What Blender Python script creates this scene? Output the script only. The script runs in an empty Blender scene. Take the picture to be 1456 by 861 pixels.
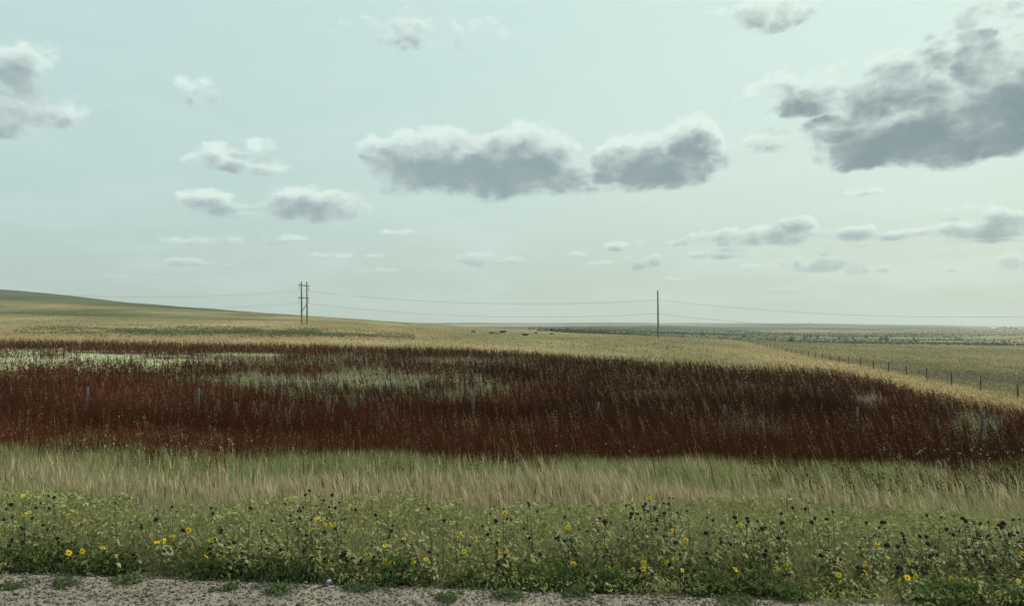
import bpy, math, random
import numpy as np
from mathutils import Vector, Matrix
R = math.radians
rng = np.random.default_rng(11)
random.seed(5)
C = bpy.context.scene.collection
F = 1060.0; HZ = 462.0; CH = 1.62            # focal length and horizon row of the view, eye height above the road
EDGE = 4.5; SL = 0.095                         # edge of the gravel, slant of the road

# ------------------------------------------------------------------ helpers
def sstep(a, b, x):
    t = np.clip((x - a) / (b - a), 0, 1); return t * t * (3 - 2 * t)
def vnoise(x, y, seed=0):
    xi = np.floor(x).astype(np.int64); yi = np.floor(y).astype(np.int64)
    fx = x - xi; fy = y - yi; fx = fx * fx * (3 - 2 * fx); fy = fy * fy * (3 - 2 * fy)
    def h(a, b):
        n = (a * 374761393 + b * 668265263 + seed * 982451653) & 0xffffffff
        n = ((n ^ (n >> 13)) * 1274126177) & 0xffffffff
        n = n ^ (n >> 16)
        return (n & 0xffff) / 65535.0
    return (h(xi, yi) * (1 - fx) + h(xi + 1, yi) * fx) * (1 - fy) + (h(xi, yi + 1) * (1 - fx) + h(xi + 1, yi + 1) * fx) * fy
def fbm(x, y, seed=0, oct=4):
    s = 0; a = .5; t = 0
    for o in range(oct):
        s = s + a * vnoise(x * 2 ** o, y * 2 ** o, seed + o); t += a; a *= .5
    return s / t
def mesh_from(name, V, quads=None, tris=None, col=None, smooth=False):
    me = bpy.data.meshes.new(name)
    V = np.asarray(V, dtype=np.float32).reshape(-1, 3)
    parts = []; starts = []; pos = 0
    if quads is not None and len(quads):
        q = np.asarray(quads, dtype=np.int32).reshape(-1, 4); parts.append(q.ravel())
        starts.append(np.arange(len(q)) * 4); pos = len(q) * 4
    if tris is not None and len(tris):
        t = np.asarray(tris, dtype=np.int32).reshape(-1, 3); parts.append(t.ravel())
        starts.append(pos + np.arange(len(t)) * 3)
    L = np.concatenate(parts); S = np.concatenate(starts).astype(np.int32)
    me.vertices.add(len(V)); me.vertices.foreach_set('co', V.ravel())
    me.loops.add(len(L)); me.loops.foreach_set('vertex_index', L)
    me.polygons.add(len(S)); me.polygons.foreach_set('loop_start', S)
    if smooth: me.polygons.foreach_set('use_smooth', np.ones(len(S), bool))
    me.update(calc_edges=True)
    if col is not None:
        a = me.color_attributes.new('tint', 'FLOAT_COLOR', 'POINT')
        c = np.ones((len(V), 4), np.float32); c[:, :3] = np.clip(col, 0, 1); a.data.foreach_set('color', c.ravel())
    return me
def obj(name, me, mat=None, parent=None, loc=None):
    o = bpy.data.objects.new(name, me); C.objects.link(o)
    if mat and not me.materials: me.materials.append(mat)
    if parent: o.parent = parent
    if loc is not None: o.location = loc
    return o
def tag(o, label=None, cat=None, group=None, kind=None):
    if label: o['label'] = label
    if cat: o['category'] = cat
    if group: o['group'] = group
    if kind: o['kind'] = kind
    return o
def empty(name, loc, rz=0, scale=1):
    o = bpy.data.objects.new(name, None); C.objects.link(o); o.empty_display_size = .2
    o.location = loc; o.rotation_euler = (0, 0, rz); o.scale = (scale,) * 3
    return o
def copy_tree(o, parent=None):
    c = o.copy(); C.objects.link(c)
    if parent: c.parent = parent
    for ch in list(o.children): copy_tree(ch, c)
    return c
class MB:                                     # small mesh builder
    def __init__(s): s.V = []; s.Q = []; s.T = []
    def tube(s, pts, rad, n=8, cap=True):
        pts = [Vector(p) for p in pts]; rings = []
        for i, p in enumerate(pts):
            d = (pts[min(i + 1, len(pts) - 1)] - pts[max(i - 1, 0)]).normalized()
            a = d.orthogonal().normalized(); b = d.cross(a)
            r = rad[i] if hasattr(rad, '__len__') else rad
            k0 = len(s.V)
            for k in range(n):
                t = 2 * math.pi * k / n
                s.V.append(tuple(p + (a * math.cos(t) + b * math.sin(t)) * r))
            rings.append(k0)
        # keep rings untwisted by nearest start
        for i in range(len(rings) - 1):
            A = rings[i]; B = rings[i + 1]
            off = min(range(n), key=lambda o: (Vector(s.V[A]) - pts[i] - (Vector(s.V[B + o]) - pts[i + 1])).length)
            for k in range(n):
                s.Q.append((A + k, A + (k + 1) % n, B + (k + 1 + off) % n, B + (k + off) % n))
        if cap:
            for r0, p in ((rings[0], pts[0]), (rings[-1], pts[-1])):
                c = len(s.V); s.V.append(tuple(p))
                for k in range(n): s.T.append((c, r0 + k, r0 + (k + 1) % n))
    def box(s, c, d, rot=None):
        k = len(s.V); c = Vector(c)
        for x in (-1, 1):
            for y in (-1, 1):
                for z in (-1, 1):
                    v = Vector((x * d[0] / 2, y * d[1] / 2, z * d[2] / 2))
                    if rot: v = rot @ v
                    s.V.append(tuple(c + v))
        for f in ((0, 1, 3, 2), (4, 6, 7, 5), (0, 4, 5, 1), (2, 3, 7, 6), (0, 2, 6, 4), (1, 5, 7, 3)):
            s.Q.append(tuple(k + i for i in f))
    def blob(s, c, r, nu=8, nv=6, jit=0, flat=1, rnd=random):
        k = len(s.V); c = Vector(c)
        r = (r, r, r * flat) if not hasattr(r, '__len__') else r
        s.V.append((c.x, c.y, c.z - r[2]))
        for j in range(1, nv):
            a = math.pi * j / nv - math.pi / 2
            for i in range(nu):
                b = 2 * math.pi * i / nu; q = 1 + rnd.uniform(-jit, jit)
                s.V.append((c.x + r[0] * math.cos(a) * math.cos(b) * q, c.y + r[1] * math.cos(a) * math.sin(b) * q, c.z + r[2] * math.sin(a) * q))
        top = len(s.V); s.V.append((c.x, c.y, c.z + r[2]))
        for i in range(nu):
            s.T.append((k, k + 1 + (i + 1) % nu, k + 1 + i))
            s.T.append((top, top - nu + i, top - nu + (i + 1) % nu))
        for j in range(nv - 2):
            for i in range(nu):
                a = k + 1 + j * nu
                s.Q.append((a + i, a + (i + 1) % nu, a + nu + (i + 1) % nu, a + nu + i))
    def mesh(s, name, smooth=False): return mesh_from(name, s.V, s.Q, s.T, smooth=smooth)

# ------------------------------------------------------------------ materials
def new_mat(name):
    m = bpy.data.materials.new(name); m.use_nodes = True
    n = m.node_tree; n.nodes.clear()
    out = n.nodes.new('ShaderNodeOutputMaterial')
    return m, n, out
def noise_mat(name, c1, c2, scale=8, rough=.8, bump=.0, detail=6, spec=.3):
    m, t, out = new_mat(name)
    b = t.nodes.new('ShaderNodeBsdfPrincipled'); b.inputs['Roughness'].default_value = rough
    b.inputs['Specular IOR Level'].default_value = spec
    tc = t.nodes.new('ShaderNodeTexCoord'); nz = t.nodes.new('ShaderNodeTexNoise')
    nz.inputs['Scale'].default_value = scale; nz.inputs['Detail'].default_value = detail
    t.links.new(tc.outputs['Object'], nz.inputs['Vector'])
    r = t.nodes.new('ShaderNodeValToRGB'); r.color_ramp.elements[0].position = .3; r.color_ramp.elements[1].position = .7
    r.color_ramp.elements[0].color = (*c1, 1); r.color_ramp.elements[1].color = (*c2, 1)
    t.links.new(nz.outputs['Fac'], r.inputs['Fac']); t.links.new(r.outputs['Color'], b.inputs['Base Color'])
    if bump:
        bp = t.nodes.new('ShaderNodeBump'); bp.inputs['Strength'].default_value = bump
        t.links.new(nz.outputs['Fac'], bp.inputs['Height']); t.links.new(bp.outputs['Normal'], b.inputs['Normal'])
    t.links.new(b.outputs['BSDF'], out.inputs['Surface'])
    return m
def foliage_mat(name, trans=.25, gain=1.0, spec=0.0, rough=.5, flat=None):
    m, t, out = new_mat(name)
    if flat is None:
        a = t.nodes.new('ShaderNodeAttribute'); a.attribute_name = 'tint'; src = a.outputs['Color']
    else:
        g = t.nodes.new('ShaderNodeNewGeometry'); nz = t.nodes.new('ShaderNodeTexNoise'); nz.inputs['Scale'].default_value = 6
        oi = t.nodes.new('ShaderNodeObjectInfo')
        ad = t.nodes.new('ShaderNodeMath'); ad.operation = 'ADD'
        t.links.new(g.outputs['Position'], nz.inputs['Vector'])
        t.links.new(nz.outputs['Fac'], ad.inputs[0]); t.links.new(oi.outputs['Random'], ad.inputs[1])
        mu = t.nodes.new('ShaderNodeMath'); mu.operation = 'MULTIPLY'; mu.inputs[1].default_value = .5
        t.links.new(ad.outputs[0], mu.inputs[0])
        r = t.nodes.new('ShaderNodeValToRGB'); r.color_ramp.elements[0].position = .2; r.color_ramp.elements[1].position = .8
        r.color_ramp.elements[0].color = (*flat[0], 1); r.color_ramp.elements[1].color = (*flat[1], 1)
        t.links.new(mu.outputs[0], r.inputs['Fac']); src = r.outputs['Color']
    if spec > 0:
        d = t.nodes.new('ShaderNodeBsdfPrincipled'); d.inputs['Roughness'].default_value = rough
        d.inputs['Specular IOR Level'].default_value = spec; t.links.new(src, d.inputs['Base Color'])
    else:
        d = t.nodes.new('ShaderNodeBsdfDiffuse'); t.links.new(src, d.inputs['Color'])
    tr = t.nodes.new('ShaderNodeBsdfTranslucent'); t.links.new(src, tr.inputs['Color'])
    mx = t.nodes.new('ShaderNodeMixShader'); mx.inputs[0].default_value = trans
    t.links.new(d.outputs[0], mx.inputs[1]); t.links.new(tr.outputs[0], mx.inputs[2])
    t.links.new(mx.outputs[0], out.inputs['Surface'])
    return m
M_grass = foliage_mat('grass_blades', .3)
M_dock = foliage_mat('dock_seed', .12)
M_leaf = foliage_mat('sunflower_leaf', .22, spec=.12, rough=.6, flat=((.15, .175, .06), (.33, .35, .165)))
M_stem = foliage_mat('sunflower_stem', .05, flat=((.10, .11, .05), (.17, .16, .08)))
M_petal = foliage_mat('petal', .35, flat=((.78, .52, .015), (.88, .70, .03)))
M_disc = noise_mat('flower_disc', (.03, .012, .006), (.10, .04, .012), 300, .9)
M_seed = noise_mat('seed_head', (.010, .007, .006), (.035, .022, .015), 250, .9)
M_wood = noise_mat('weathered_wood', (.04, .041, .04), (.10, .103, .10), 12, .9, .3)
M_dwood = noise_mat('dark_wood', (.03, .028, .024), (.07, .065, .055), 12, .9, .3)
M_pole = noise_mat('treated_pole', (.06, .075, .075), (.10, .115, .11), 3, .85, .1)
M_wire = noise_mat('wire', (.16, .18, .18), (.22, .24, .24), 1, .6)
M_cow = noise_mat('cow_hide', (.010, .009, .009), (.025, .02, .018), 5, .8)
M_cowb = noise_mat('brown_hide', (.03, .018, .012), (.055, .03, .02), 5, .8)
M_crown = foliage_mat('tree_crown', .1, flat=((.032, .045, .026), (.07, .085, .045)))
M_bark = noise_mat('bark', (.06, .05, .04), (.12, .10, .08), 10, .9)

# ------------------------------------------------------------------ terrain
COL = [0, 433, 650, 936, 1200, 1456]
DEP = [24, 32, 45, 65, 90, 120, 160, 220, 320, 450, 700, 1000, 1200, 1500, 2500, 4000, 5600, 8500]
ZT = np.array([
 [-2.60, -2.50, -2.40, -2.2, -2.0, -1.4, -.6, .2, 4.4, 10, 27, 50, 61, 56, 20, 10, 10, 10],
 [-2.65, -2.60, -2.5, -2.35, -2.2, -1.8, -1.2, -.6, 1.9, 5.2, 11, 10.5, 7, 4, 0, 6, 12, 12],
 [-2.70, -2.65, -2.6, -2.5, -2.35, -2.3, -2.2, -2.4, -2.2, -.6, .8, -1, -4, -6, -2, 8, 15, 14],
 [-2.72, -2.75, -2.8, -2.85, -2.95, -3.0, -3.2, -3.0, -2.9, -5, -11, -10, -9, -8, -2, 8, 16, 14],
 [-2.80, -2.90, -3.1, -3.3, -3.8, -4.7, -5.7, -6.5, -7.4, -9.8, -18, -18, -17, -16, -10, 3, 11, 9],
 [-2.90, -3.25, -3.9, -4.7, -6.1, -7.0, -7.8, -8.8, -9.5, -10, -19, -19, -18, -17, -13, -12, -15, -20]])
LG = np.linspace(math.log(20), math.log(8500), 500)
cols = []
for row in ZT:
    z = np.interp(LG, np.log(DEP), row)
    k = np.exp(-np.linspace(-2, 2, 31) ** 2); k /= k.sum()
    cols.append(np.convolve(np.pad(z, 15, mode='edge'), k, 'valid'))
PXG = np.linspace(0, 1456, 365)
G = np.array([np.interp(PXG, COL, [c[i] for c in cols]) for i in range(len(LG))])   # [depth, px]
kk = np.exp(-np.linspace(-2, 2, 41) ** 2); kk /= kk.sum()
G = np.array([np.convolve(np.pad(g, 20, mode='edge'), kk, 'valid') for g in G])
def to_px(x, y): return 728 + F * x / np.maximum(y, .01)
def ground(x, y):
    x = np.asarray(x, float); y = np.asarray(y, float)
    s = y + SL * x
    zn = np.interp(s, [EDGE - .1, EDGE + .15, 5.5, 6.5, 8, 10, 14, 20, 30], [-.01, -.02, -.08, -.20, -.42, -.74, -1.38, -2.25, -2.75])
    yy = np.maximum(y, 20)
    px = np.clip(728 + F * x / np.maximum(y, 6), 0, 1456) / 4
    l = np.clip((np.log(yy) - LG[0]) / (LG[1] - LG[0]), 0, len(LG) - 1.001)
    i = l.astype(int); fi = l - i; j = np.minimum(px.astype(int), 363); fj = px - j
    zf = (G[i, j] * (1 - fi) + G[i + 1, j] * fi) * (1 - fj) + (G[i, j + 1] * (1 - fi) + G[i + 1, j + 1] * fi) * fj
    w = sstep(17, 28, s)
    z = zn * (1 - w) + zf * w
    z = z + (fbm(x / 3, y / 3, 3, 3) - .5) * .14 * sstep(5.5, 9, s)
    z = z + (fbm(x / 45, y / 45, 8, 4) - .5) * .9 * sstep(140, 400, y)
    z = z + (fbm(x / 300, y / 300, 9, 4) - .5) * 9 * sstep(500, 1300, y) + (fbm(x / 900, y / 700, 19, 4) - .5) * 26 * sstep(1500, 3500, y)
    return z
def field_edge(px): return np.interp(px, [-300, 0, 300, 650, 760, 936, 1050, 1200, 1320, 1456, 1700], [128, 122, 116, 108, 97, 82, 78, 71, 53, 42.5, 36])
def gs(px, d, cx, cd, rx, rd): return np.exp(-((px - cx) / rx) ** 2 - (np.log(d / cd) / rd) ** 2)
def pale(px, d):   # pale green low growth on the left
    g = 1.4 * gs(px, d, 40, 75, 130, .25) + .9 * gs(px, d, 215, 72, 90, .18) + .6 * gs(px, d, 330, 92, 120, .05) + .5 * gs(px, d, -150, 75, 150, .25)
    x = (px - 728) / F * d
    return g * (.35 + 1.15 * sstep(.34, .62, fbm(x / 5, d / 3.2, 131, 4)))
def mixed(px, d):  # mixed grass patches inside the dock
    x = (px - 728) / F * d
    return (.25 + 1.3 * sstep(.34, .62, fbm(x / 4, d / 3, 141, 4))) * (.95 * gs(px, d, 470, 51, 170, .22) + .85 * gs(px, d, 640, 49, 110, .17) + .55 * gs(px, d, 380, 82, 230, .13) + .5 * gs(px, d, 400, 38, 110, .1) + .6 * gs(px, d, 660, 80, 70, .08)
            + .6 * gs(px, d, 1240, 42, 28, .1) + .7 * gs(px, d, 1400, 33, 60, .25) + .5 * gs(px, d, 1080, 30.5, 90, .05)
            + .45 * gs(px, d, 900, 45, 60, .08) + .6 * gs(px, d, 60, 28, 34, .06) + .5 * gs(px, d, 760, 30, 120, .05))

def zone_colour(x, y):
    px = to_px(x, y); d = y; s = y + SL * x
    n1 = fbm(x / 6, y / 6, 21, 4); n2 = fbm(x / (12 + d * .12), y / (5 + d * .05), 31, 4)
    n3 = fbm(x / (40 + d * .1), y / (90 + d * .35), 41, 4)
    def c(*v): return np.array(v)[None, :] * np.ones((len(x), 1))
    def mix(a, b, w): return a * (1 - w[:, None]) + b * w[:, None]
    soil = mix(c(.085, .085, .045), c(.13, .12, .07), n1)
    field = mix(c(.035, .02, .012), c(.07, .05, .03), n1)
    palec = mix(c(.30, .33, .18), c(.50, .52, .34), n1)
    tan = mix(c(.225, .175, .085), c(.365, .295, .165), n2)
    olive = mix(c(.13, .14, .07), c(.25, .225, .12), n2)
    k = soil
    k = mix(k, field, sstep(14, 18, s))
    k = mix(k, palec, np.clip(pale(px, d) * 1.3 - .25, 0, 1) * sstep(40, 50, d))
    k = mix(k, mix(palec, tan, n1) * .62, np.clip(mixed(px, d) * .9 - .1, 0, 1))
    e = field_edge(px)
    beyond = sstep(.94, 1.03, d / e)
    k = mix(k, mix(tan, olive, np.clip(sstep(.44, .66, n3) * .75, 0, 1)), beyond)
    # right-hand pasture behind the far fence
    fx = 44 + .2077 * (y - 65)
    rp = sstep(-2, 4, x - fx) * sstep(30, 60, d) * (1 - sstep(480, 620, d))
    past = mix(mix(olive, tan, np.clip(.5 * n3, 0, 1)) * .8, c(.10, .088, .06), np.clip(1.5 * gs(px, d, 1440, 112, 190, .16) + .8 * gs(px, d, 1250, 150, 120, .1), 0, 1) * (.5 + .5 * n1))
    k = mix(k, past, rp)
    # green strip and swells on the left hill
    k = mix(k, c(.12, .135, .07), np.clip(1.0 * gs(px, d, 330, 215, 230, .13) * (.4 + n2) , 0, .85))
    k = mix(k, c(.105, .118, .06), np.clip(1.3 * gs(px, d, 130, 430, 190, .13) * (.55 + .7 * n2), 0, .9))
    k = mix(k, c(.075, .088, .05), sstep(560, 700, d + 130 * (n3 - .5)) * (1 - sstep(330, 520, px)) * (.75 + .25 * n1))
    k = mix(k, c(.17, .16, .09), sstep(1, .2, d / 1e9) * gs(px, d, 350, 560, 120, .15) * .5)
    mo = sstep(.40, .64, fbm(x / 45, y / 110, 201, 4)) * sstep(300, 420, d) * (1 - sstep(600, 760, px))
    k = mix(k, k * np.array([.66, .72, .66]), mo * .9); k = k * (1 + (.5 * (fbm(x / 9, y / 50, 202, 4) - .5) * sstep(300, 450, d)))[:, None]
    # valley and far hills
    v = sstep(450, 700, d) * sstep(600, 760, px)
    val = mix(c(.085, .11, .05), c(.21, .195, .10), sstep(.36, .62, fbm(x / 260, y / 110, 52, 4)))
    k = mix(k, val, v)
    far = sstep(1300, 2100, d) * sstep(430, 640, px)
    hil = mix(c(.045, .06, .05), c(.25, .21, .135), sstep(.36, .62, fbm(x / 900, y / 420, 51, 5)))
    k = mix(k, hil, far)
    return k

def build_terrain():
    rows = np.concatenate([[4.0], np.exp(np.linspace(math.log(4.06), math.log(8500), 640))])
    us = np.concatenate([-np.linspace(1.9, .86, 40), np.linspace(-.84, .84, 620), np.linspace(.86, 1.9, 40)])
    U, Y = np.meshgrid(us, rows); X = U * Y
    x = X.ravel(); y = Y.ravel()
    z = ground(x, y)
    V = np.stack([x, y, z], 1); n = len(us); m = len(rows)
    i = np.arange(m - 1)[:, None] * n + np.arange(n - 1)[None, :]
    Q = np.stack([i, i + 1, i + n + 1, i + n], -1).reshape(-1, 4)
    col = zone_colour(x, y)
    # land on the other side of the road
    bx = np.linspace(-9000, 9000, 60); by = -np.array([8., 12, 20, 60, 200, 600, 1500, 3000])
    BX, BY = np.meshgrid(bx, by); bz = np.interp(-BY, [8, 12, 20, 3000], [-.05, -.6, -1.2, -6])
    V2 = np.stack([BX.ravel(), BY.ravel(), bz.ravel()], 1); o = len(V); nb = 60
    j = np.arange(len(by) - 1)[:, None] * nb + np.arange(nb - 1)[None, :] + o
    Q2 = np.stack([j, j + nb, j + nb + 1, j + 1], -1).reshape(-1, 4)
    V = np.concatenate([V, V2]); Q = np.concatenate([Q, Q2]); col = np.concatenate([col, np.tile([.2, .19, .1], (len(V2), 1))])
    me = mesh_from('terrain', V, Q, col=col, smooth=True)
    m_, t, out = new_mat('prairie_ground')
    a = t.nodes.new('ShaderNodeAttribute'); a.attribute_name = 'tint'
    g = t.nodes.new('ShaderNodeNewGeometry')
    def nz(scale, det, stretch=(1, 1, 1)):
        mp = t.nodes.new('ShaderNodeVectorMath'); mp.operation = 'MULTIPLY'; mp.inputs[1].default_value = stretch
        t.links.new(g.outputs['Position'], mp.inputs[0])
        q = t.nodes.new('ShaderNodeTexNoise'); q.inputs['Scale'].default_value = scale; q.inputs['Detail'].default_value = det
        q.inputs['Roughness'].default_value = .7
        t.links.new(mp.outputs[0], q.inputs['Vector']); return q.outputs['Fac']
    def mr(v, a0, b0, c0, d0):
        q = t.nodes.new('ShaderNodeMapRange')
        for i_, w in zip((1, 2, 3, 4), (a0, b0, c0, d0)): q.inputs[i_].default_value = w
        t.links.new(v, q.inputs[0]); return q.outputs[0]
    def mul(p, q_):
        q = t.nodes.new('ShaderNodeMath'); q.operation = 'MULTIPLY'; t.links.new(p, q.inputs[0]); t.links.new(q_, q.inputs[1]); return q.outputs[0]
    f = mul(mr(nz(.35, 9), .3, .7, .72, 1.28), mr(nz(.02, 8, (1, .35, 1)), .3, .7, .78, 1.22))
    sc = t.nodes.new('ShaderNodeVectorMath'); sc.operation = 'SCALE'
    t.links.new(a.outputs['Color'], sc.inputs[0]); t.links.new(f, sc.inputs['Scale'])
    d = t.nodes.new('ShaderNodeBsdfDiffuse'); t.links.new(sc.outputs[0], d.inputs['Color'])
    t.links.new(d.outputs[0], out.inputs['Surface'])
    o_ = obj('ground', me, m_); tag(o_, 'rolling prairie of dry tan and green grass rising to a low hill', 'ground', kind='structure')
build_terrain()

# ------------------------------------------------------------------ road and gravel shoulder
def strip(name, s0, s1, z, mat, label):
    xs = np.linspace(-120, 120, 121); V = []
    for x in xs: V += [(x, s0 - SL * x, z), (x, s1 - SL * x, z)]
    q = [(2 * i, 2 * i + 2, 2 * i + 3, 2 * i + 1) for i in range(120)]
    o = obj(name, mesh_from(name, V, q), mat); tag(o, label, name.replace('_', ' '), kind='structure'); return o
def gravel_mat():
    m, t, out = new_mat('gravel'); g = t.nodes.new('ShaderNodeNewGeometry')
    v = t.nodes.new('ShaderNodeTexVoronoi'); v.inputs['Scale'].default_value = 75
    n = t.nodes.new('ShaderNodeTexNoise'); n.inputs['Scale'].default_value = 3; n.inputs['Detail'].default_value = 8
    t.links.new(g.outputs['Position'], v.inputs['Vector']); t.links.new(g.outputs['Position'], n.inputs['Vector'])
    sp = t.nodes.new('ShaderNodeSeparateColor'); t.links.new(v.outputs['Color'], sp.inputs[0])
    r = t.nodes.new('ShaderNodeValToRGB'); e = r.color_ramp.elements
    e[0].color = (.14, .128, .10, 1); e[1].color = (.32, .28, .21, 1); k = e.new(.5); k.color = (.20, .175, .13, 1)
    t.links.new(sp.outputs[0], r.inputs['Fac'])
    mr = t.nodes.new('ShaderNodeMapRange'); mr.inputs[3].default_value = .7; mr.inputs[4].default_value = 1.15; mr.inputs[1].default_value = .3; mr.inputs[2].default_value = .7
    t.links.new(n.outputs['Fac'], mr.inputs[0])
    s = t.nodes.new('ShaderNodeVectorMath'); s.operation = 'SCALE'; t.links.new(r.outputs['Color'], s.inputs[0]); t.links.new(mr.outputs[0], s.inputs['Scale'])
    b = t.nodes.new('ShaderNodeBsdfPrincipled'); b.inputs['Roughness'].default_value = .9
    bp = t.nodes.new('ShaderNodeBump'); bp.invert = True; bp.inputs['Strength'].default_value = .8; bp.inputs['Distance'].default_value = .01
    t.links.new(v.outputs['Distance'], bp.inputs['Height']); t.links.new(bp.outputs[0], b.inputs['Normal'])
    t.links.new(s.outputs[0], b.inputs['Base Color']); t.links.new(b.outputs[0], out.inputs['Surface'])
    return m
M_gravel = gravel_mat()
M_asph = noise_mat('asphalt', (.04, .04, .04), (.065, .063, .06), 60, .9, .3)
strip('gravel_shoulder', 2.4, EDGE + .03, .006, M_gravel, 'gravel shoulder of the road with loose pale stones')
strip('road', -8.3, 2.4, .01, M_asph, 'asphalt road under the camera')

def scatter_pebbles():
    n = 36000
    x = rng.uniform(-5.2, 5.2, n); s = 3.35 + (EDGE + .06 - 3.35) * rng.random(n) ** .8; y = s - SL * x
    r = rng.lognormal(math.log(.0042), .5, n).clip(.002, .016)
    z = np.maximum(.008, ground(x, y) * 0 + .008)
    z = np.where(s > EDGE + .1, ground(x, y) + .006, z)
    base = np.array([[1, 0, 0], [0, 1, 0], [-1, 0, 0], [0, -1, 0], [0, 0, 1], [0, 0, -1], [.6, .6, .55], [-.6, -.6, .55]])
    base = base[:6]
    T = np.array([(0, 1, 4), (1, 2, 4), (2, 3, 4), (3, 0, 4), (1, 0, 5), (2, 1, 5), (3, 2, 5), (0, 3, 5)])
    J = base[None] * (1 + rng.uniform(-.35, .35, (n, 6, 1))) * np.array([1, 1, .65])
    a = rng.uniform(0, 6.28, n); ca, sa = np.cos(a), np.sin(a)
    X = J[..., 0] * ca[:, None] - J[..., 1] * sa[:, None]; Y = J[..., 0] * sa[:, None] + J[..., 1] * ca[:, None]
    V = np.stack([X, Y, J[..., 2]], -1) * r[:, None, None] * rng.uniform(.8, 1.4, (n, 1, 1)) + np.stack([x, y, z + r * .25], 1)[:, None]
    tris = (np.arange(n)[:, None, None] * 6 + T[None]).reshape(-1, 3)
    t = rng.random(n) ** 1.3
    c = np.stack([.075 + .18 * t, .070 + .163 * t, .054 + .12 * t], 1) * rng.uniform(.8, 1.15, (n, 1))
    c = np.repeat(c, 6, 0)
    o = obj('gravel_stones', mesh_from('gravel_stones', V.reshape(-1, 3), tris=tris, col=c), foliage_mat('stones', 0.0))
    tag(o, 'loose pale grey stones scattered over the road shoulder', 'gravel', kind='stuff')
scatter_pebbles()

# ------------------------------------------------------------------ blades and leaves
class Soup:
    def __init__(s): s.V = []; s.Q = []; s.T = []; s.Cc = []; s.n = 0
    def add(s, V, Q, T, col):
        V = V.reshape(-1, 3)
        if Q is not None: s.Q.append(Q.reshape(-1, 4) + s.n)
        if T is not None: s.T.append(T.reshape(-1, 3) + s.n)
        s.V.append(V); s.Cc.append(col.reshape(-1, 3)); s.n += len(V)
    def build(s, name, mat, label, cat):
        o = obj(name, mesh_from(name, np.concatenate(s.V), np.concatenate(s.Q) if s.Q else None, np.concatenate(s.T) if s.T else None, np.concatenate(s.Cc)), mat)
        return tag(o, label, cat, kind='stuff')
def blades(soup, P, h, w, lean, col, tipcol=None):
    n = len(P); a = rng.uniform(0, math.pi, n); wd = np.stack([np.cos(a), np.sin(a), 0 * a], 1) * w[:, None] / 2
    up = np.array([0, 0, 1.0]); L = np.concatenate([lean, np.zeros((n, 1))], 1)
    m = P + L * (h * .35)[:, None] + up * (h * .58)[:, None]; t = P + L * h[:, None] + up * (h * (1 - .25 * np.minimum(1, (lean ** 2).sum(1))))[:, None]
    V = np.stack([P - wd, P + wd, m - wd * .8, m + wd * .8, t], 1)
    k = np.arange(n)[:, None] * 5
    Q = k + np.array([0, 1, 3, 2]); T = k + np.array([2, 3, 4])
    cc = np.repeat(col[:, None], 5, 1)
    if tipcol is not None: cc[:, 4] = tipcol; cc[:, 2:4] = (col * .5 + tipcol * .5)[:, None]
    soup.add(V, Q, T, cc)
def flakes(soup, P, size, col, flat=.0, elong=1.6):
    """small leaf / seed-cluster faces, rhombic and folded"""
    n = len(P)
    d = rng.normal(size=(n, 3)); d[:, 2] *= (1 - flat); d /= np.linalg.norm(d, axis=1)[:, None]
    e = np.cross(d, rng.normal(size=(n, 3))); e /= np.linalg.norm(e, axis=1)[:, None]
    f = np.cross(d, e)
    a = d * (size * elong / 2)[:, None]; b = e * (size / 2)[:, None]; g = f * (size * .18)[:, None]
    V = np.stack([P - a, P - b + g, P + a, P + b + g], 1)
    k = np.arange(n)[:, None] * 4
    soup.add(V, k + np.array([0, 1, 2, 3]), None, np.repeat(col[:, None], 4, 1))
def samp(n, y0, y1, pw=1.0, u=.9):
    """points whose density falls off with distance: denser nearer the road"""
    t = rng.random(n)
    if pw == 0: y = np.exp(math.log(y0) + t * math.log(y1 / y0))
    else: y = (y0 ** pw + t * (y1 ** pw - y0 ** pw)) ** (1 / pw)
    U = rng.uniform(-u, u, n); return U * y, y
def lerp(a, b, t): return np.array(a)[None] * (1 - t[:, None]) + np.array(b)[None] * t[:, None]
def wind(x, y, base=.12, spread=.18):
    u = x / y; lx = -(base * (.25 + 1.3 * sstep(-.5, .6, u))) + (fbm(x / .7, y / .7, 171, 3) - .5) * .22 + rng.normal(0, spread, len(x)); ly = rng.normal(0, spread, len(x))
    return np.stack([lx, ly], 1)

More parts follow.
